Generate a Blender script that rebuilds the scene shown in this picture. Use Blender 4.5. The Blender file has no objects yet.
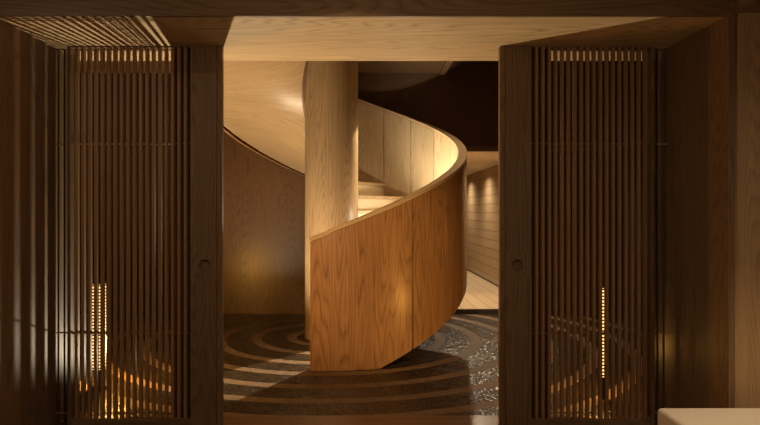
import bpy, math, random, mathutils
from math import sin, cos, radians as rad, pi
random.seed(7)
SC = bpy.context.scene
COL = SC.collection
# ------------------------------------------------------------------ camera
EYE = 1.35
cd = bpy.data.cameras.new('camera'); cam = bpy.data.objects.new('camera', cd); COL.objects.link(cam)
cam.location = (0, 0, EYE); cam.rotation_euler = (pi/2, 0, 0)
cd.sensor_width = 36; cd.lens = 620/760*36; cd.shift_x = 19/760; cd.shift_y = -0.5/760
cd.clip_start = .02; SC.camera = cam
SC.view_settings.view_transform = 'Standard'; SC.view_settings.look = 'None'
SC.view_settings.gamma = 1; SC.view_settings.use_curve_mapping = False
SC.view_settings.exposure = 0.0
w = bpy.data.worlds.new('world'); SC.world = w; w.use_nodes = True
w.node_tree.nodes['Background'].inputs[0].default_value = (.9, .6, .35, 1)
w.node_tree.nodes['Background'].inputs[1].default_value = .01

# ------------------------------------------------------------------ materials
def nodes(name):
    m = bpy.data.materials.new(name); m.use_nodes = True
    nt = m.node_tree; b = nt.nodes['Principled BSDF']
    def N(t, **k):
        n = nt.nodes.new(t)
        for a, v in k.items(): setattr(n, a, v)
        return n
    L = nt.links.new
    def M(op, a, b_=None, c=None):
        n = N('ShaderNodeMath', operation=op)
        for i, v in enumerate((a, b_, c)):
            if v is None: continue
            if isinstance(v, (int, float)): n.inputs[i].default_value = v
            else: L(v, n.inputs[i])
        return n.outputs[0]
    return m, nt, b, N, L, M

def mix(N, L, f, c1, c2):
    n = N('ShaderNodeMix', data_type='RGBA')
    if isinstance(f, (int, float)): n.inputs[0].default_value = f
    else: L(f, n.inputs[0])
    for i, c in ((6, c1), (7, c2)):
        if isinstance(c, tuple): n.inputs[i].default_value = (*c, 1)
        else: L(c, n.inputs[i])
    return n.outputs[2]

def ramp(N, L, x, stops):
    n = N('ShaderNodeValToRGB'); L(x, n.inputs[0]); r = n.color_ramp
    r.elements[0].position = stops[0][0]; r.elements[0].color = (*[stops[0][1]]*3, 1)
    r.elements[1].position = stops[-1][0]; r.elements[1].color = (*[stops[-1][1]]*3, 1)
    for p, v in stops[1:-1]:
        e = r.elements.new(p); e.color = (v, v, v, 1)
    return n.outputs[0]

def wood(name, light, dark, rough=.42, cath=.55, spec=.4, plank=None, coat=0.0):
    """oak veneer; UV in metres, v runs along the grain"""
    m, nt, b, N, L, M = nodes(name)
    uv = N('ShaderNodeUVMap').outputs[0]
    sp = N('ShaderNodeSeparateXYZ'); L(uv, sp.inputs[0]); u, v = sp.outputs[0], sp.outputs[1]
    pid = None
    if plank:                                   # plank pattern across u
        pu = M('DIVIDE', u, plank); pid = M('FLOOR', pu); fr = M('FRACT', pu)
        v = M('ADD', v, M('MULTIPLY', pid, 3.17))
    def coords(su, sv, off=0.0):
        c = N('ShaderNodeCombineXYZ')
        L(M('MULTIPLY', u, su), c.inputs[0]); L(M('MULTIPLY', v, sv), c.inputs[1]); c.inputs[2].default_value = off
        return c.outputs[0]
    def noise(vec, sc, det=3, ro=.5):
        n = N('ShaderNodeTexNoise'); n.inputs['Scale'].default_value = sc; n.inputs['Detail'].default_value = det
        n.inputs['Roughness'].default_value = ro; L(vec, n.inputs['Vector']); return n.outputs[0]
    big = noise(coords(3.4, .30), 1.0, 1.5)
    wob = noise(coords(16, 1.1, 3.3), 1.0, 2)
    ringv = M('ADD', M('MULTIPLY', big, 38.0), M('ADD', M('MULTIPLY', u, 14.0), M('MULTIPLY', wob, 1.3)))
    cathv = ramp(N, L, M('FRACT', ringv), [(0, 1), (.15, .45), (.6, .05), (.85, .35), (1, 1)])
    fib = noise(coords(190, 4, 1.0), 1.0, 3, .65)
    fib2 = noise(coords(58, 1.3, 7.0), 1.0, 4, .7)
    tone = noise(coords(2.2, .25, 9.0), 1.0, 1)
    pores = ramp(N, L, noise(coords(420, 14, 4.0), 1.0, 2, .5), [(0, 0), (.56, 0), (.66, 1), (1, 1)])
    f = M('ADD', M('MULTIPLY', cathv, cath*.72), M('ADD', M('MULTIPLY', fib, .45), M('MULTIPLY', fib2, .95)))
    f = M('SUBTRACT', f, .52)
    f = M('ADD', f, M('MULTIPLY', M('MULTIPLY', pores, cathv), .25))
    f = M('ADD', f, M('MULTIPLY', M('SUBTRACT', tone, .5), .35))
    if plank:
        h = N('ShaderNodeTexWhiteNoise', noise_dimensions='1D'); L(pid, h.inputs[1])
        f = M('ADD', f, M('MULTIPLY', M('SUBTRACT', h.outputs[0], .5), .25))
    f = M('MINIMUM', M('MAXIMUM', f, 0.0), 1.0)
    col = mix(N, L, f, light, dark)
    bh = M('ADD', M('MULTIPLY', fib, .5), M('MULTIPLY', cathv, .4))
    if plank:
        e = M('LESS_THAN', M('MINIMUM', fr, M('SUBTRACT', 1.0, fr)), .004/plank)
        col = mix(N, L, e, col, tuple(c*.12 for c in dark))
    L(col, b.inputs['Base Color'])
    rr = M('ADD', rough-.06, M('MULTIPLY', fib2, .14)); L(rr, b.inputs['Roughness'])
    b.inputs['Specular IOR Level'].default_value = spec
    b.inputs['Coat Weight'].default_value = coat; b.inputs['Coat Roughness'].default_value = .27
    bp = N('ShaderNodeBump'); bp.inputs['Strength'].default_value = .18; bp.inputs['Distance'].default_value = .002
    L(bh, bp.inputs['Height']); L(bp.outputs[0], b.inputs['Normal'])
    return m

def plain(name, col, rough=.5, metal=0, emit=None, es=0, noise_amt=.15, nscale=60):
    m, nt, b, N, L, M = nodes(name)
    tc = N('ShaderNodeTexCoord').outputs['Object']
    n = N('ShaderNodeTexNoise'); n.inputs['Scale'].default_value = nscale; n.inputs['Detail'].default_value = 4; L(tc, n.inputs[0])
    L(mix(N, L, n.outputs[0], tuple(c*(1-noise_amt) for c in col), tuple(min(1, c*(1+noise_amt)) for c in col)), b.inputs['Base Color'])
    b.inputs['Roughness'].default_value = rough; b.inputs['Metallic'].default_value = metal
    if emit:
        b.inputs['Emission Color'].default_value = (*emit, 1); b.inputs['Emission Strength'].default_value = es
    return m

OAK = wood('oak_veneer', (.47, .315, .165), (.20, .12, .058))
OAKU = wood('oak_underside', (.50, .345, .185), (.15, .09, .042), cath=.15, rough=.36)
OAKH = wood('oak_header', (.64, .46, .25), (.30, .195, .10), cath=.8, rough=.6, spec=.25)
OAKD = wood('oak_smoked', (.235, .14, .072), (.07, .038, .018), rough=.45, cath=.6)
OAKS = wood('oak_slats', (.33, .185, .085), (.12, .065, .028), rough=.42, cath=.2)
OAKR = wood('oak_amber', (.53, .285, .112), (.135, .055, .018), rough=.34, cath=.6, spec=.5, coat=.6)
OAKL = wood('oak_stair', (.62, .47, .28), (.30, .20, .105), rough=.42, cath=.5)
OAKP = wood('oak_cap', (.62, .44, .25), (.36, .24, .12), rough=.5, cath=.2, spec=.3)
OAKC = wood('oak_column', (.38, .265, .145), (.10, .062, .030), rough=.4, cath=.5)
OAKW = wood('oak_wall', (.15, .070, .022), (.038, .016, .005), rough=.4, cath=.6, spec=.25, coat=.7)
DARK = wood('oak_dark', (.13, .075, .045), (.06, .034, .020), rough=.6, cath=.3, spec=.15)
PLKW = wood('oak_plank_wall', (.46, .33, .185), (.24, .155, .08), plank=.163, cath=.3)
PLKF = wood('oak_plank_floor', (.55, .42, .25), (.32, .225, .125), plank=.19, cath=.25)
THR = wood('oak_threshold', (.20, .115, .06), (.075, .04, .02), rough=.33, plank=.18, cath=.3)
OAKB = wood('oak_shaded_screen', (.125, .075, .038), (.05, .028, .014), rough=.42, cath=.2)  # rear slats coloured darker to stand for shade in the door gaps
DEEP = wood('oak_unlit_hall', (.030, .018, .010), (.012, .007, .004), rough=.6, cath=.3, spec=.12)  # near black stands for missing light on hall walls behind the slats
BLACK = plain('shadow_gap', (.012, .009, .007), .7)
PLAS = plain('corridor_ceiling', (.62, .50, .38), .6)
METAL = plain('bronze', (.10, .07, .045), .35, .8)
LENS = plain('lamp_glass', (.9, .8, .6), .3, emit=(1, .72, .4), es=6)
GLOW = plain('lantern_glow', (.9, .6, .3), .4, emit=(1, .52, .16), es=2.4)
FAB = plain('boucle_fabric', (.56, .50, .41), .95, noise_amt=.3, nscale=240)
WHITE = wood('pale_riser', (.78, .68, .50), (.60, .48, .32), cath=.1)
STONE = plain('basalt_edge', (.05, .045, .038), .45, noise_amt=.5, nscale=90)
nt = FAB.node_tree
bp = nt.nodes.new('ShaderNodeBump'); bp.inputs['Strength'].default_value = .5; bp.inputs['Distance'].default_value = .004
tn = nt.nodes.new('ShaderNodeTexNoise'); tn.inputs['Scale'].default_value = 260
tcn = nt.nodes.new('ShaderNodeTexCoord'); nt.links.new(tcn.outputs['Object'], tn.inputs[0])
nt.links.new(tn.outputs[0], bp.inputs['Height']); nt.links.new(bp.outputs[0], nt.nodes['Principled BSDF'].inputs['Normal'])

def ring_floor():
    m, nt, b, N, L, M = nodes('ringed_pebble_floor')
    tc = N('ShaderNodeTexCoord').outputs['Object']
    sp = N('ShaderNodeSeparateXYZ'); L(tc, sp.inputs[0]); x, y = sp.outputs[0], sp.outputs[1]
    r = M('SQRT', M('ADD', M('MULTIPLY', x, x), M('MULTIPLY', y, y)))
    D = .372; r1 = .365
    q = M('DIVIDE', M('SUBTRACT', r, r1), D); fr = M('FRACT', q); k = M('FLOOR', q)
    ring = M('LESS_THAN', fr, .12/D)
    edge = M('LESS_THAN', M('MINIMUM', M('ABSOLUTE', M('SUBTRACT', fr, .12/D)), M('MINIMUM', fr, M('SUBTRACT', 1., fr))), .004/D)
    # staggered radial joints
    ang = M('ARCTAN2', y, x)
    wn = N('ShaderNodeTexWhiteNoise', noise_dimensions='1D'); L(k, wn.inputs[1])
    st = rad(18)
    af = M('FRACT', M('ADD', M('DIVIDE', ang, st), wn.outputs[0]))
    dj = M('MULTIPLY', M('MULTIPLY', M('MINIMUM', af, M('SUBTRACT', 1., af)), st), r)
    joint = M('MULTIPLY', M('LESS_THAN', dj, .006), M('SUBTRACT', 1., ring))
    vo = N('ShaderNodeTexVoronoi'); vo.inputs['Scale'].default_value = 85; L(tc, vo.inputs[0])
    n2 = N('ShaderNodeTexNoise'); n2.inputs['Scale'].default_value = 18; n2.inputs['Detail'].default_value = 5; L(tc, n2.inputs[0])
    cc = N('ShaderNodeSeparateColor'); L(vo.outputs['Color'], cc.inputs[0])
    field = mix(N, L, cc.outputs[0], (.010, .007, .004), (.066, .046, .027))
    rc = mix(N, L, n2.outputs[0], (.07, .043, .024), (.27, .18, .10))
    col = mix(N, L, ring, field, rc)
    col = mix(N, L, M('MAXIMUM', edge, joint), col, (.012, .009, .006))
    L(col, b.inputs['Base Color'])
    L(M('ADD', .30, M('MULTIPLY', ring, .35)), b.inputs['Roughness'])
    L(M('ADD', .22, M('MULTIPLY', ring, .05)), b.inputs['Specular IOR Level'])
    # pebbles: every cell is tilted its own way
    V = lambda op, a, b_: (lambda n: (n, [L(q, n.inputs[k]) if not isinstance(q, tuple) else setattr(n.inputs[k], 'default_value', q) for k, q in enumerate((a, b_))]))(N('ShaderNodeVectorMath', operation=op))[0].outputs[0]
    tilt = V('SUBTRACT', vo.outputs['Color'], (.5, .5, .5))
    sc = N('ShaderNodeVectorMath', operation='SCALE'); L(tilt, sc.inputs[0]); L(M('MULTIPLY', M('SUBTRACT', 1., ring), .5), sc.inputs['Scale'])
    bp = N('ShaderNodeBump'); bp.inputs['Strength'].default_value = .5; bp.inputs['Distance'].default_value = .004
    L(n2.outputs[0], bp.inputs['Height'])
    nn = V('ADD', bp.outputs[0], sc.outputs[0])
    no = N('ShaderNodeVectorMath', operation='NORMALIZE'); L(nn, no.inputs[0])
    L(no.outputs[0], b.inputs['Normal'])
    return m
RING = ring_floor()

# ------------------------------------------------------------------ mesh helpers
class MB:
    def __init__(s): s.v = []; s.f = []; s.uv = []
    def quad(s, pts, uvs):
        n = len(s.v); s.v += pts; s.f.append(tuple(range(n, n+len(pts)))); s.uv.append(uvs); return s
    def box(s, x0, x1, y0, y1, z0, z1, g='z'):
        P = lambda i, j, k: ((x0, x1)[i], (y0, y1)[j], (z0, z1)[k])
        n = len(s.v)
        s.v += [P(i, j, k) for i in (0, 1) for j in (0, 1) for k in (0, 1)]
        I = lambda i, j, k: n+i*4+j*2+k
        ax = {'x': 0, 'y': 1, 'z': 2}[g]
        for nrm, vs in ((0, [(0,0,0),(0,0,1),(0,1,1),(0,1,0)]), (0, [(1,0,0),(1,1,0),(1,1,1),(1,0,1)]),
                        (1, [(0,0,0),(1,0,0),(1,0,1),(0,0,1)]), (1, [(0,1,0),(0,1,1),(1,1,1),(1,1,0)]),
                        (2, [(0,0,0),(0,1,0),(1,1,0),(1,0,0)]), (2, [(0,0,1),(1,0,1),(1,1,1),(0,1,1)])):
            s.f.append(tuple(I(*q) for q in vs))
            if nrm == ax:                 # end grain
                a, b_ = [k for k in (0, 1, 2) if k != nrm]
            else:
                b_ = ax; a = 3-nrm-ax
            off = .37*nrm if nrm != ax else 0
            s.uv.append([(P(*q)[a]+off, P(*q)[b_]) for q in vs])
        return s
    def cyl(s, cx, cy, r, z0, z1, n=48, r1=None, caps=True):
        r1 = r if r1 is None else r1
        b = len(s.v)
        for i in range(n):
            a = 2*pi*i/n; s.v += [(cx+r*cos(a), cy+r*sin(a), z0), (cx+r1*cos(a), cy+r1*sin(a), z1)]
        for i in range(n):
            j = (i+1) % n
            s.f.append((b+2*i, b+2*j, b+2*j+1, b+2*i+1))
            u0, u1 = 2*pi*r*i/n, 2*pi*r*(i+1)/n
            s.uv.append([(u0, z0), (u1, z0), (u1, z1), (u0, z1)])
        if caps:
            s.f.append(tuple(b+2*i for i in reversed(range(n)))); s.uv.append([s.v[b+2*i][:2] for i in reversed(range(n))])
            s.f.append(tuple(b+2*i+1 for i in range(n))); s.uv.append([s.v[b+2*i+1][:2] for i in range(n)])
        return s
    def strip(s, A, B, uA, uB):
        """quads between polylines A and B"""
        for i in range(len(A)-1):
            s.quad([A[i], A[i+1], B[i+1], B[i]], [uA[i], uA[i+1], uB[i+1], uB[i]])
        return s
    def build(s, name, mat, parent=None, bevel=0, angle=35, loc=None, weld=True):
        me = bpy.data.meshes.new(name); me.from_pydata(s.v, [], s.f)
        l = me.uv_layers.new(name='UVMap'); i = 0
        ou, ov = random.uniform(0, 20), random.uniform(0, 20)
        for f in s.uv:
            for a in f: l.data[i].uv = (a[0]+ou, a[1]+ov); i += 1
        if weld:
            import bmesh
            bm = bmesh.new(); bm.from_mesh(me); bmesh.ops.remove_doubles(bm, verts=bm.verts, dist=1e-5)
            bmesh.ops.recalc_face_normals(bm, faces=bm.faces); bm.to_mesh(me); bm.free()
        me.shade_smooth(); me.set_sharp_from_angle(angle=rad(angle))
        me.materials.append(mat)
        o = bpy.data.objects.new(name, me); COL.objects.link(o)
        if parent: o.parent = parent
        if loc:                           # move origin, keep the geometry in place
            for vv in me.vertices: vv.co.x -= loc[0]; vv.co.y -= loc[1]; vv.co.z -= loc[2]
            o.location = loc
        if bevel:
            bv = o.modifiers.new('bevel', 'BEVEL'); bv.width = bevel; bv.segments = 2; bv.limit_method = 'ANGLE'
        return o

def tag(o, label, cat, group=None):
    o['label'] = label; o['category'] = cat
    if group: o['group'] = group
    return o
def thing(name, label, cat, loc, group=None):
    o = bpy.data.objects.new(name, None); COL.objects.link(o); o.location = loc
    o.empty_display_size = .1
    return tag(o, label, cat, group)
def struct(o): o['kind'] = 'structure'; return o
def part(mb, name, mat, parent, **k):
    """geometry is given in world space; re-expressed relative to the thing's empty"""
    o = mb.build(name, mat, None, **k)
    px, py, pz = parent.location
    p = parent.parent
    while p: px += p.location[0]; py += p.location[1]; pz += p.location[2]; p = p.parent
    for vv in o.data.vertices: vv.co.x -= px; vv.co.y -= py; vv.co.z -= pz
    o.parent = parent
    return o
def lamp(kind, name, loc, energy, color, size=.05, parent=None, rot=(0, 0, 0), spot=120, blend=.6):
    d = bpy.data.lights.new(name, kind); d.energy = energy; d.color = color
    d.shadow_soft_size = size
    if kind == 'SPOT': d.spot_size = rad(spot); d.spot_blend = blend
    o = bpy.data.objects.new(name, d); COL.objects.link(o); o.rotation_euler = rot
    if parent:
        o.parent = parent; o.location = tuple(loc[i]-parent.location[i] for i in range(3))
    else: o.location = loc
    return o

# ------------------------------------------------------------------ dimensions
CX, CY = -.319, 6.71          # stair centre
R, TH, RC = 1.445, .085, .287
YF, YD, YB = 3.185, 3.74, 4.113   # lintel front, door face, lintel back
ZS = 2.352                    # soffit
XR = 1.875                    # reveal
YW = 8.22                     # hall back wall
ZC = 3.19                     # hall ceiling
XL, XH = -3.9, 3.3            # hall side walls
ZU = 5.6

# ------------------------------------------------------------------ shell
MB_ = MB
struct(MB().quad([(XL, YB, 0), (XH, YB, 0), (XH, YW+.01, 0), (XL, YW+.01, 0)], [(0, 0)]*4).box(XL, XH, YB, YW+.01, -.1, -.002)
       .build('floor_hall', RING, loc=(CX, CY, 0), weld=False))
struct(MB().box(-2.6, 2.9, -1.5, YB, -.1, 0, 'x').build('floor', THR))
# lintel (header) over the opening: soffit and faces
lint = MB().box(-XR-.3, XR, YF, YB, ZS, 3.6, 'x'); struct(lint.build('trim_1', OAKH, bevel=.002))
struct(MB().box(-XR-.3, XR+.035, YF-.022, YF, ZS-.002, 3.6, 'x').build('trim_2', OAKD, bevel=.002))
# reveals
struct(MB().box(XR, XR+.035, YF-.02, YB, 0, ZS, 'z').build('trim_3', OAKD, bevel=.002))
struct(MB().box(-XR-.035, -XR, YF-.02, YB, 0, ZS, 'z').build('trim_4', OAKD, bevel=.002))
# front wall at the sides (seating niche on the right)
struct(MB().box(XR+.035, 2.9, YF, YB, 0, 2.372, 'z').build('wall_front_right', OAK))
struct(MB().box(-2.6, -XR-.035, YF, YB, 0, 3.6, 'z').build('wall_front_left', OAKD))
struct(MB().box(XR+.035, 2.9, -1.5, YF+.0, 2.372, 2.42, 'y').build('ceiling_niche', OAKD))
struct(MB().box(XR+.035, 2.9, YF, YB, 2.372, 3.6, 'z').build('wall_front_upper', OAKD))
struct(MB().box(XR+.035, XR+.065, -1.5, YF-.022, 2.42, 2.9, 'y').build('trim_5', OAKD))
struct(MB().box(2.9, 2.95, -1.5, YF, 0, 2.9, 'z').build('wall_right', OAKD))
struct(MB().box(-2.65, -2.6, -1.5, YF, 0, 2.9, 'z').build('wall_left', OAKD))
struct(MB().box(-2.65, 2.95, -1.55, -1.5, 0, 2.9, 'z').build('wall_back', OAKD))
struct(MB().box(-2.65, XR+.065, -1.5, YF-.022, 2.9, 2.95, 'y').build('ceiling', OAKD))
# hall
struct(MB().box(-2.25, 1.0, YW, YW+.1, 0, ZC, 'z').build('wall_hall_rear', OAKW))
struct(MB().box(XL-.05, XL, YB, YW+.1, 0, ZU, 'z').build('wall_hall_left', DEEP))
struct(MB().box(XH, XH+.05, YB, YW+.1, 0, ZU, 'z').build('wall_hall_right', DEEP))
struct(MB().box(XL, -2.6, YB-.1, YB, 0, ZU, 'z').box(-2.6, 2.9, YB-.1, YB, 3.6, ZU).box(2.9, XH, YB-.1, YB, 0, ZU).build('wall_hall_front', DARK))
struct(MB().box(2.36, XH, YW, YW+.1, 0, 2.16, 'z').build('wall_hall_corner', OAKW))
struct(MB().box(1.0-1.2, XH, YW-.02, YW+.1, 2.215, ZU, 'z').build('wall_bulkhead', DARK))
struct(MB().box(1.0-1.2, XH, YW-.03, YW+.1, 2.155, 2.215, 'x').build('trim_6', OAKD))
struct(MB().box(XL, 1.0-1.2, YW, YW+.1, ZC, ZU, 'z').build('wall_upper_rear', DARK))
struct(MB().box(XL, XH, YB, YW, ZU, ZU+.05, 'x').build('ceiling_upper', DARK))
# hall ceiling with the stair opening (annular sector)
def slab():
    m = MB(); z0, z1 = ZC, ZC+.2
    ri, ro = RC+.005, R+.012; ri = RC+.005
    a0, a1 = 100, 262
    n = 64
    rect = (XL, 1.10, YB, YW)
    def edge(a):
        c, s = cos(a), sin(a); t = 1e9
        if c > 1e-9: t = min(t, (rect[1]-CX)/c)
        if c < -1e-9: t = min(t, (rect[0]-CX)/c)
        if s > 1e-9: t = min(t, (rect[3]-CY)/s)
        if s < -1e-9: t = min(t, (rect[2]-CY)/s)
        return (CX+c*t, CY+s*t)
    angs = set(rad(a) for a in range(0, 360, 3)) | {rad(a0), rad(a1)}
    for x in rect[:2]:
        for y in rect[2:]: angs.add(math.atan2(y-CY, x-CX) % (2*pi))
    angs = sorted(angs); angs.append(angs[0]+2*pi)
    for A, B in zip(angs, angs[1:]):
        mid = math.degrees((A+B)/2) % 360
        r = ro if a0 < mid < a1 else ri
        p = lambda rr, a, z: (CX+rr*cos(a), CY+rr*sin(a), z)
        eA, eB = edge(A), edge(B)
        for z in (z0, z1):
            q = [p(r, A, z), (*eA, z), (*eB, z), p(r, B, z)]
            m.quad(q, [(t[1], t[0]) for t in q])
        q = [p(r, A, z0), p(r, B, z0), p(r, B, z1), p(r, A, z1)]
        m.quad(q, [(0, 0), (.1, 0), (.1, .2), (0, .2)])
    return m
struct(slab().build('ceiling_hall', OAKD, weld=False))
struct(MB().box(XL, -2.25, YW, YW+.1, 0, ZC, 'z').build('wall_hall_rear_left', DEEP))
# corridor
struct(MB().box(1.0, 2.40, YW+.0, 16, -.05, .066, 'y').build('floor_corridor', PLKF))
struct(MB().box(.2, 2.36, YW-.03, YW, 0, .066, 'x').build('trim_7', STONE))
cw = MB().box(2.36, 2.42, YW+.1, 16, .066, 2.16, 'y').build('wall_corridor_right', PLKW); struct(cw)
struct(MB().box(2.345, 2.36, YW+.1, 16, .066, .085, 'y').build('baseboard_corridor', BLACK))
struct(MB().box(.94, 1.0, YW+.1, 16, .066, 2.16, 'y').build('wall_corridor_left', PLKW))
struct(MB().box(.9, 2.5, 16, 16.05, 0, 2.2, 'z').build('wall_corridor_end', OAK))
struct(MB().box(.94, 2.42, YW+.1, 16, 2.16, 2.2, 'y').build('ceiling_corridor', PLAS))
# curved fascia in the dark stair void
def arc_wall(r0, r1, a0, a1, z0, z1, step=3):
    m = MB(); n = max(2, int(abs(a1-a0)/step)); A = [rad(a0+(a1-a0)*i/n) for i in range(n+1)]
    P = lambda r, z: [(CX+r*cos(a), CY+r*sin(a), z) for a in A]
    U = lambda r, z: [(r*a, z) for a in A]
    m.strip(P(r0, z0), P(r0, z1), U(r0, z0), U(r0, z1)); m.strip(P(r1, z0), P(r1, z1), U(r1, z0), U(r1, z1))
    m.strip(P(r0, z0), P(r1, z0), U(r0, z0), U(r1, z0+r1-r0)); m.strip(P(r0, z1), P(r1, z1), U(r0, z1), U(r1, z1+r1-r0))
    for a in (A[0], A[-1]):
        q = [(CX+r*cos(a), CY+r*sin(a), z) for r, z in ((r0, z0), (r1, z0), (r1, z1), (r0, z1))]
        m.quad(q, [(0, z0), (.1, z0), (.1, z1), (0, z1)])
    return m
struct(MB().box(1.03, 1.105, YB, YW-.03, ZC-.03, ZC+.2, 'y').build('trim_8', OAKD))

# ------------------------------------------------------------------ column
tag(MB().cyl(CX, CY, RC, 0, ZU, 96).build('column', OAKC, loc=(CX, CY, 0)),
    'tall round oak veneered column rising through the centre of the spiral stair', 'column')

# ------------------------------------------------------------------ spiral staircase
A0, A1 = -94.5, 247.0
zb = lambda a: max(0.0, (a+70.5)*.01025)
zb_ = zb
zt = lambda a: 1.138+(a+94.5)*.00975
stair = thing('spiral_staircase', 'amber oak spiral staircase with solid curved balustrade winding around the round column', 'staircase', (CX, CY, 0))
P = lambda r, a, z: (CX+r*cos(rad(a)), CY+r*sin(rad(a)), z)
SO = [-57.5+17.2*i for i in range(18)]; SI = [-54.4+16.82*i for i in range(18)]
def balustrade_half(which):
    m = MB(); seams = SO if which == 'o' else SI
    rad_ = R if which == 'o' else R-TH
    sg = -1 if which == 'o' else 1
    zb = (lambda a: zb_(a)) if which == 'o' else (lambda a: zb_(a)+(.035 if a > -66 else 0))
    g = .33
    angs = {A0, A1, -70.5}
    a = A0
    while a < A1: angs.add(round(a, 3)); a += 2
    for s in seams:
        if s < A1-1:
            for d in (-g-.02, -g, g, g+.02): angs.add(s+d)
    angs = sorted(angs)
    def rr(a):
        for s in seams:
            if abs(a-s) <= g+.001: return rad_+sg*.022
        return rad_
    def pid(a): return sum(1 for s in seams if s < a)
    Pb, Pt, Ub, Ut = [], [], [], []
    for i in range(len(angs)-1):
        a, b = angs[i], angs[i+1]
        k = pid((a+b)/2)*1.37
        u0, u1 = rad(a)*R, rad(b)*R
        ta, tb = zt(a)-.036, zt(b)-.036
        m.quad([P(rr(a), a, zb(a)), P(rr(b), b, zb(b)), P(rr(b), b, tb), P(rr(a), a, ta)],
               [(u0+k, zb(a)+k), (u1+k, zb(b)+k), (u1+k, tb+k), (u0+k, ta+k)])
        rm = R-TH*.5
        m.quad([P(rm, a, zb(a)), P(rm, b, zb(b)), P(rr(b), b, zb(b)), P(rr(a), a, zb(a))], [(0, u0), (0, u1), (.04, u1), (.04, u0)])
        m.quad([P(rm, a, ta), P(rm, b, tb), P(rr(b), b, tb), P(rr(a), a, ta)], [(0, u0), (0, u1), (.04, u1), (.04, u0)])
        if i in (0, len(angs)-2):
            c = a if i == 0 else b
            m.quad([P(rad_, c, zb(c)), P(rm, c, zb(c)), P(rm, c, zt(c)-.036), P(rad_, c, zt(c)-.036)],
                   [(0, zb(c)), (.04, zb(c)), (.04, zt(c)), (0, zt(c))])
    return m
part(balustrade_half('o'), 'balustrade_outer_panel', OAKR, stair)
part(balustrade_half('i'), 'balustrade_inner_panel', OAKL, stair)
def helix_slab(r0, r1, a0, a1, z0f, z1f, step=2):
    m = MB(); n = int((a1-a0)/step)+1; A = [a0+(a1-a0)*i/n for i in range(n+1)]
    L_ = lambda r, zf: [P(r, a, zf(a)) for a in A]
    um = .5*(r0+r1)
    U = lambda t: [(t, rad(a)*um) for a in A]
    m.strip(L_(r0, z1f), L_(r1, z1f), U(0), U(r1-r0)); m.strip(L_(r0, z0f), L_(r1, z0f), U(.5), U(.5+r1-r0))
    m.strip(L_(r1, z0f), L_(r1, z1f), U(1), U(1.03)); m.strip(L_(r0, z0f), L_(r0, z1f), U(1.1), U(1.13))
    for a in (a0, a1):
        m.quad([P(r0, a, z0f(a)), P(r1, a, z0f(a)), P(r1, a, z1f(a)), P(r0, a, z1f(a))], [(0, 0), (.1, 0), (.1, .1), (0, .1)])
    return m
part(helix_slab(R-TH-.004, R+.002, A0-.15, A1, lambda a: zt(a)-.032, zt), 'handrail_cap', OAKP, stair)
# smooth helical underside
RI, RO = RC+.032, R-TH-.006
def soffit():
    m = MB(); a0, a1 = -68, 246
    n = 150; A = [a0+(a1-a0)*i/n for i in range(n+1)]
    nr = 6; rs = [RI+(RO-RI)*j/nr for j in range(nr+1)]
    for lo in (0, .03):
        for j in range(nr):
            # grain runs roughly across the view: use plan coordinates so veneer lies straight
            LA = [P(rs[j], a, zb(a)+.012+lo) for a in A]; LB = [P(rs[j+1], a, zb(a)+.012+lo) for a in A]
            m.strip(LA, LB, [(p[1], p[0]) for p in LA], [(p[1], p[0]) for p in LB])
    for r in (RI, RO):
        LA = [P(r, a, zb(a)+.012) for a in A]; LB = [P(r, a, zb(a)+.042) for a in A]
        m.strip(LA, LB, [(0, rad(a)*r) for a in A], [(.03, rad(a)*r) for a in A])
    return m
part(soffit(), 'underside', OAKU, stair)
part(helix_slab(RC+.006, RI-.002, -88, 246, lambda a: zb(a)+.0, lambda a: zb(a)+.10 if a > -70 else .10), 'inner_string', OAKD, stair)
STEP, RISE = 16.82, .1705
for k in range(1, 20):
    a = 63.2+(k-10)*STEP; z = RISE*k+.003
    e = min(a+STEP+1.2, 247); ns = 7
    def sector(r0, r1, b0, b1, z0, z1):
        m = MB(); A = [b0+(b1-b0)*i/ns for i in range(ns+1)]
        for zz in (z0, z1):
            LA = [P(r0, t, zz) for t in A]; LB = [P(r1, t, zz) for t in A]
            am = rad((b0+b1)/2); c, s = cos(am), sin(am)
            uvf = lambda p: (-(p[0]-CX)*s+(p[1]-CY)*c, (p[0]-CX)*c+(p[1]-CY)*s)
            m.strip(LA, LB, [uvf(p) for p in LA], [uvf(p) for p in LB])
        for r in (r0, r1):
            m.strip([P(r, t, z0) for t in A], [P(r, t, z1) for t in A], [(z0, rad(t)*r) for t in A], [(z1, rad(t)*r) for t in A])
        for t in (b0, b1):
            m.quad([P(r0, t, z0), P(r1, t, z0), P(r1, t, z1), P(r0, t, z1)], [(z0, r0), (z0, r1), (z1, r1), (z1, r0)])
        return m
    part(sector(RI, RO, a-1.2, e-.02, z-.036, z), 'tread', OAKL, stair, bevel=.002)
    zl = max(RISE*(k-1)+.003, 0.001) if k > 1 else 0.001
    part(sector(RI, RO, a, a+1.0, zl, z-.037), 'riser', WHITE, stair)

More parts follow.
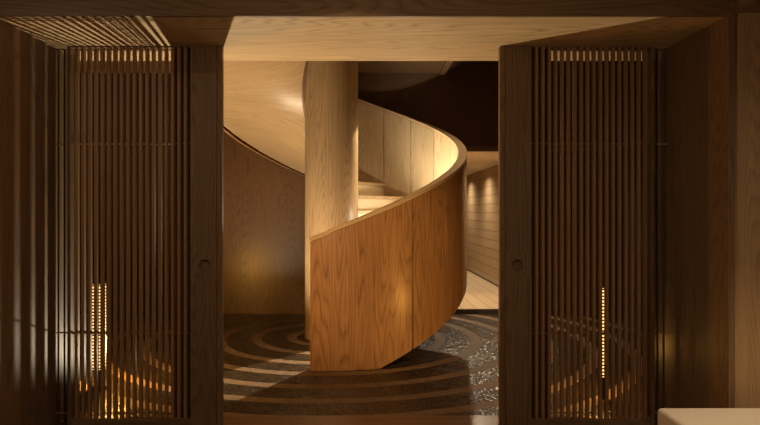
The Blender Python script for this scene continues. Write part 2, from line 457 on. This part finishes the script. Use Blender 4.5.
# ------------------------------------------------------------------ sliding slatted doors and fixed screens
def hole_plate(m, x0, x1, z0, z1, yf, yb, hx, hz, r):
    """box with a round blind recess in its front face (normal -y)"""
    n = 32; ring = []; sq = []
    d = min(hx-x0, x1-hx)
    zq0, zq1 = hz-d, hz+d
    m.box(x0, x1, yf, yb, z0, zq0).box(x0, x1, yf, yb, zq1, z1)
    for i in range(n):
        a = 2*pi*i/n; c, s = cos(a), sin(a); t = 1/max(abs(c), abs(s))
        ring.append((hx+r*c, hz+r*s)); sq.append((x0 if c*t < -.999 else x1 if c*t > .999 else hx+(d*c*t if abs(c*t) < 1 else 0), hz+d*s*t))
    for i in range(n):
        j = (i+1) % n
        q = [(*ring[i],), (*sq[i],), (*sq[j],), (*ring[j],)]
        m.quad([(p[0], yf, p[1]) for p in q], [(p[0], p[1]) for p in q])
        m.quad([(ring[i][0], yf, ring[i][1]), (ring[j][0], yf, ring[j][1]), (ring[j][0], yf+.022, ring[j][1]), (ring[i][0], yf+.022, ring[i][1])], [(0, 0), (.01, 0), (.01, .01), (0, .01)])
    m.quad([(p[0], yf+.022, p[1]) for p in ring], [p for p in ring])
    m.quad([(x0, yf, zq0), (x0, yb, zq0), (x0, yb, zq1), (x0, yf, zq1)], [(0, zq0), (.04, zq0), (.04, zq1), (0, zq1)])
    m.quad([(x1, yf, zq0), (x1, yb, zq0), (x1, yb, zq1), (x1, yf, zq1)], [(0, zq0), (.04, zq0), (.04, zq1), (0, zq1)])
    m.quad([(x0, yb, zq0), (x1, yb, zq0), (x1, yb, zq1), (x0, yb, zq1)], [(x0, zq0), (x1, zq0), (x1, zq1), (x0, zq1)])

PITCH = .0386
def door(side):
    s = -1 if side == 'l' else 1
    lab = ('left sliding slatted oak door with thin vertical slats and round finger pull' if s < 0 else
           'right sliding slatted oak door with round finger pull, beside the bench end')
    d = thing('sliding_door', lab, 'door', (s*1.3, YD+.02, 0))
    X = lambda a, b: (min(s*a, s*b), max(s*a, s*b))
    z0, z1 = .012, ZS-.002
    m = MB(); hx = s*.944
    x0, x1 = X(.871, 1.030)
    hole_plate(m, x0, x1, z0, z1, YD, YD+.042, hx, 1.03, .036)
    st = part(m, 'stile', OAKD, d)
    mm = MB(); n = 40
    for i in range(n):                   # slim ring round the pull
        a, b = 2*pi*i/n, 2*pi*(i+1)/n
        q = lambda r, t, y: (hx+r*cos(t), y, 1.03+r*sin(t))
        mm.quad([q(.0345, a, YD-.0015), q(.0345, b, YD-.0015), q(.038, b, YD-.0015), q(.038, a, YD-.0015)], [(0, 0)]*4)
        mm.quad([q(.038, a, YD-.0015), q(.038, b, YD-.0015), q(.038, b, YD), q(.038, a, YD)], [(0, 0)]*4)
        mm.quad([q(.0345, a, YD-.0015), q(.0345, b, YD-.0015), q(.0345, b, YD+.012), q(.0345, a, YD+.012)], [(0, 0)]*4)
    part(mm, 'finger_pull', OAKD, st)
    x0, x1 = X(.838, .869); part(MB().box(x0, x1, YD+.001, YD+.042, z0, z1), 'edge_strip', OAKD, d, bevel=.0015)
    x0, x1 = X(1.752, 1.772); part(MB().box(x0, x1, YD, YD+.042, z0, z1), 'outer_stile', OAKD, d, bevel=.0015)
    x0, x1 = X(1.030, 1.752)
    part(MB().box(x0, x1, YD+.004, YD+.038, z1-.006, z1, 'x'), 'top_rail', OAKD, d)
    part(MB().box(x0, x1, YD+.004, YD+.038, z0, z0+.09, 'x'), 'bottom_rail', OAKD, d)
    sl = MB(); c = 1.030+.0225+.0095
    while c < 1.745:
        sl.box(s*c-.0085, s*c+.0085, YD+.002, YD+.030, z0+.09, z1-.001); c += PITCH
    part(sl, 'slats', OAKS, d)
    for zz in (1.766, .611):
        part(MB().box(x0, x1, YD+.031, YD+.037, zz-.004, zz+.004, 'x'), 'crossbar', OAK, d)
    return d
door('l'); door('r')
def screen(side):
    s = -1 if side == 'l' else 1
    lab = ('fixed slatted oak screen behind the left sliding door' if s < 0 else 'fixed slatted oak screen behind the right sliding door')
    y0, y1 = YD+.062, YD+.102
    d = thing('slatted_screen', lab, 'screen', (s*1.4, y0+.02, 0))
    X = lambda a, b: (min(s*a, s*b), max(s*a, s*b))
    z0, z1 = 0.001, ZS-.001
    x0, x1 = X(1.0, 1.155); stl = part(MB().box(x0, x1, y0, y1, z0, z1), 'stile', DARK, d, bevel=.0015)
    xa, xb = X(1.072, 1.084)
    part(MB().box(xa, xb, y0-.003, y0, .985, 1.065), 'latch_plate', METAL, stl)
    x0, x1 = X(1.155, XR-.002)
    part(MB().box(x0, x1, y0+.002, y1-.002, z1-.006, z1, 'x'), 'top_rail', OAKD, d)
    part(MB().box(x0, x1, y0+.002, y1-.002, z0, z0+.06, 'x'), 'bottom_rail', OAKD, d)
    sl = MB(); k = 3
    while True:
        c = (1.0620+PITCH*k+.0215)*y1/(YD+.002); k += 1
        if c > 1.75: break
        if c > 1.156: sl.box(*X(c, min(c+.010, XR-.001)), y0-.003, y1, z0+.06, z1-.006)
    for c in (1.775, 1.811, 1.848): sl.box(*X(c, c+.012), y0-.003, y0+.055, z0+.06, z1-.006)
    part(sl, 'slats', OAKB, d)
    for zz in (1.766, .611, .12):
        part(MB().box(x0, x1, y0-.005, y0+.001, zz-.004, zz+.004, 'x'), 'crossbar', OAK, d)
screen('l'); screen('r')

# ------------------------------------------------------------------ lanterns in the hall
WARM = (1, .66, .34); WARM2 = (1, .74, .45)
def lantern(x, y, r, lab, e, mat=None):
    d = thing('floor_lantern', lab, 'lantern', (x, y, 0), 'ribbed lanterns behind the slatted screens')
    part(MB().cyl(x, y, r*1.15, 0.0, .02, 32).cyl(x, y, .012, .02, .145, 16).cyl(x, y, r*1.05, .145, .157, 32), 'stand', METAL, d)
    sh = part(MB().cyl(x, y, r, .157, .80, 40), 'lamp_shade', GLOW, d)
    rb = MB()
    for i in range(26): rb.cyl(x, y, r+.004, .163+i*.0249, .163+i*.0249+.012, 32)
    part(rb, 'ribs', METAL, sh)
    part(MB().cyl(x, y, r*1.05, .80, .812, 32), 'cap', METAL, d)
    lamp('POINT', 'lantern_light', (x, y+r+.05, .36), e, (1, .46, .08), .05, d)
lantern(-2.0, 4.73, .05, 'glowing ribbed floor lantern seen through the left slatted door', 55)
lantern(1.755, 4.50, .024, 'glowing ribbed floor lantern seen through the right slatted door', 15)

# floor uplight behind the left door stile
ul = thing('floor_uplight', 'small recessed floor uplight in the hall behind the left door stile', 'light', (-1.36, 5.45, 0))
part(MB().cyl(-1.36, 5.45, .05, .0, .008, 40), 'bezel', METAL, ul)
part(MB().cyl(-1.36, 5.45, .03, .008, .012, 32), 'lens', LENS, ul)
lamp('SPOT', 'uplight_lamp', (-1.36, 5.45, .03), 330, (1, .80, .53), .026, ul, (pi, 0, 0), 164, .5)

def downlight(x, y, z, lab, e, spot=110, blend=.7, rot=(0, 0, 0), size=.03, color=WARM2, r=.04, grp=None, lens=True):
    d = thing('ceiling_downlight', lab, 'light', (x, y, z), grp)
    part(MB().cyl(x, y, r, z-.006, z, 32), 'bezel', METAL, d)
    part(MB().cyl(x, y, r*.7, z-.009, z-.006, 32), 'lens', LENS if lens else METAL, d)
    lamp('SPOT', 'downlight_lamp', (x, y, z-.02), e, color, size, d, rot, spot, blend)
    return d
for i, (yy, t) in enumerate(((8.95, 'corridor downlight nearest the hall'), (11.45, 'corridor downlight in the middle of its row'), (13.3, 'corridor downlight furthest from the hall'))):
    downlight(2.1 if i == 0 else 1.95, yy, 2.16, t, 40 if i == 0 else 90, 150, 1, grp='corridor ceiling downlights', lens=False, color=(1, .82, .6))
downlight(1.45, 8.75, 2.16, 'downlight at the mouth of the corridor', 150, 165, .4, lens=False, color=(1, .76, .50))
# lamp added on the sixth tread for inner glow, hidden by the near balustrade
lx, ly, lz = P(.75, -9, .856)
wl = thing('stair_fill_lamp', 'added unseen lamp on a tread, brightening the inside of the spiral stair', 'lamp', (lx, ly, lz))
part(MB().cyl(lx, ly, .045, lz, lz+.012, 24).cyl(lx, ly, .007, lz+.012, lz+.50, 12), 'stand', METAL, wl)
part(MB().cyl(lx, ly, .028, lz+.50, lz+.515, 24), 'head', METAL, wl)
aim = mathutils.Vector(P(1.36, 20, 2.0))-mathutils.Vector((lx, ly, lz+.54))
lamp('SPOT', 'stair_fill_spot', (lx, ly, lz+.54), 95, (1, .88, .66), .03, wl, tuple(aim.to_track_quat('-Z', 'Y').to_euler()), 88, 1)
lamp('POINT', 'stair_fill_bulb', (lx+.03, ly, lz+.43), 17, (1, .84, .60), .03, wl)
downlight(1.02, 6.30, ZC, 'added wide beam downlight brightening the handrail cap on the outer curve of the stair', 40, 130, .9, color=(1, .80, .55))  # added above the view to brighten the handrail cap
downlight(.60, 7.38, ZC, 'narrow beam downlight in the hall ceiling above the stair', 900, 21, .3, rot=tuple((mathutils.Vector((-.80, 5.35, 0))-mathutils.Vector((.60, 7.38, ZC))).to_track_quat('-Z', 'Y').to_euler()), size=.02, color=(1, .80, .52))
# near room
downlight(1.95, 2.2, 2.372, 'downlight in the niche ceiling above the upholstered bench', 110, 78, .7, color=(1, .72, .44))
downlight(-2.25, 1.3, 2.9, 'added unseen downlight in the near room ceiling, raking the left door', 45, 172, .5, color=(1, .74, .48))  # added to light the left slats sideways and keep their gaps dark
downlight(2.5, 1.2, 2.372, 'added unseen downlight in the niche ceiling, raking the right door', 30, 172, .5, color=(1, .74, .48))  # same for the right door: added side light, out of view
pd = thing('fill_pendant', 'added unseen globe pendant brightening the door reveals from the near room', 'lamp', (0, 1.6, 2.12))  # pendant added above the view to brighten reveals and beam
part(MB().cyl(0, 1.6, .006, 2.17, 2.9, 12), 'cord', METAL, pd)
gl = MB(); 
for i in range(12):
    a, b_ = -pi/2+pi*i/12, -pi/2+pi*(i+1)/12
    gl.cyl(0, 1.6, .05*cos(a)+1e-4, 2.12+.05*sin(a), 2.12+.05*sin(b_), 32, .05*cos(b_)+1e-4, caps=False)
part(gl, 'lamp_shade', LENS, pd)
lamp('POINT', 'fill_pendant_bulb', (0, 1.6, 2.0), 24, (1, .74, .48), .09, pd)
sp_ = thing('fill_spotlight', 'added unseen spotlight in the near room brightening the stair through the doorway', 'light', (-.35, .7, 2.9))  # spotlight added above the view to brighten the balustrade front
part(MB().cyl(-.35, .7, .045, 2.80, 2.9, 32), 'housing', METAL, sp_)
import mathutils
tgt = mathutils.Vector((.25, 5.5, .85)); src = mathutils.Vector((-.35, .7, 2.78))
q_ = (tgt-src).to_track_quat('-Z', 'Y').to_euler()
lamp('SPOT', 'fill_spotlight_lamp', tuple(src), 700, (1, .62, .28), .04, sp_, tuple(q_), 26, .8)

# ------------------------------------------------------------------ bench
def rbox(x0, x1, y0, y1, z0, z1, r, n=5):
    import bmesh
    m = MB().box(x0, x1, y0, y1, z0, z1); return m
b = thing('upholstered_bench', 'low bench with pale woven fabric cushion in the bottom right corner', 'bench', (2.05, 2.62, 0))
cu = part(MB().box(1.437, 2.70, 2.22, 3.02, .27, .40), 'cushion', FAB, b)
bv = cu.modifiers.new('round', 'BEVEL'); bv.width = .022; bv.segments = 6
part(MB().box(1.47, 2.67, 2.25, 2.99, .20, .27, 'x'), 'seat_frame', OAKD, b, bevel=.004)
for x in (1.50, 2.60):
    for y in (2.28, 2.92):
        part(MB().box(x, x+.045, y, y+.045, 0, .20), 'leg', OAKD, b, bevel=.003)
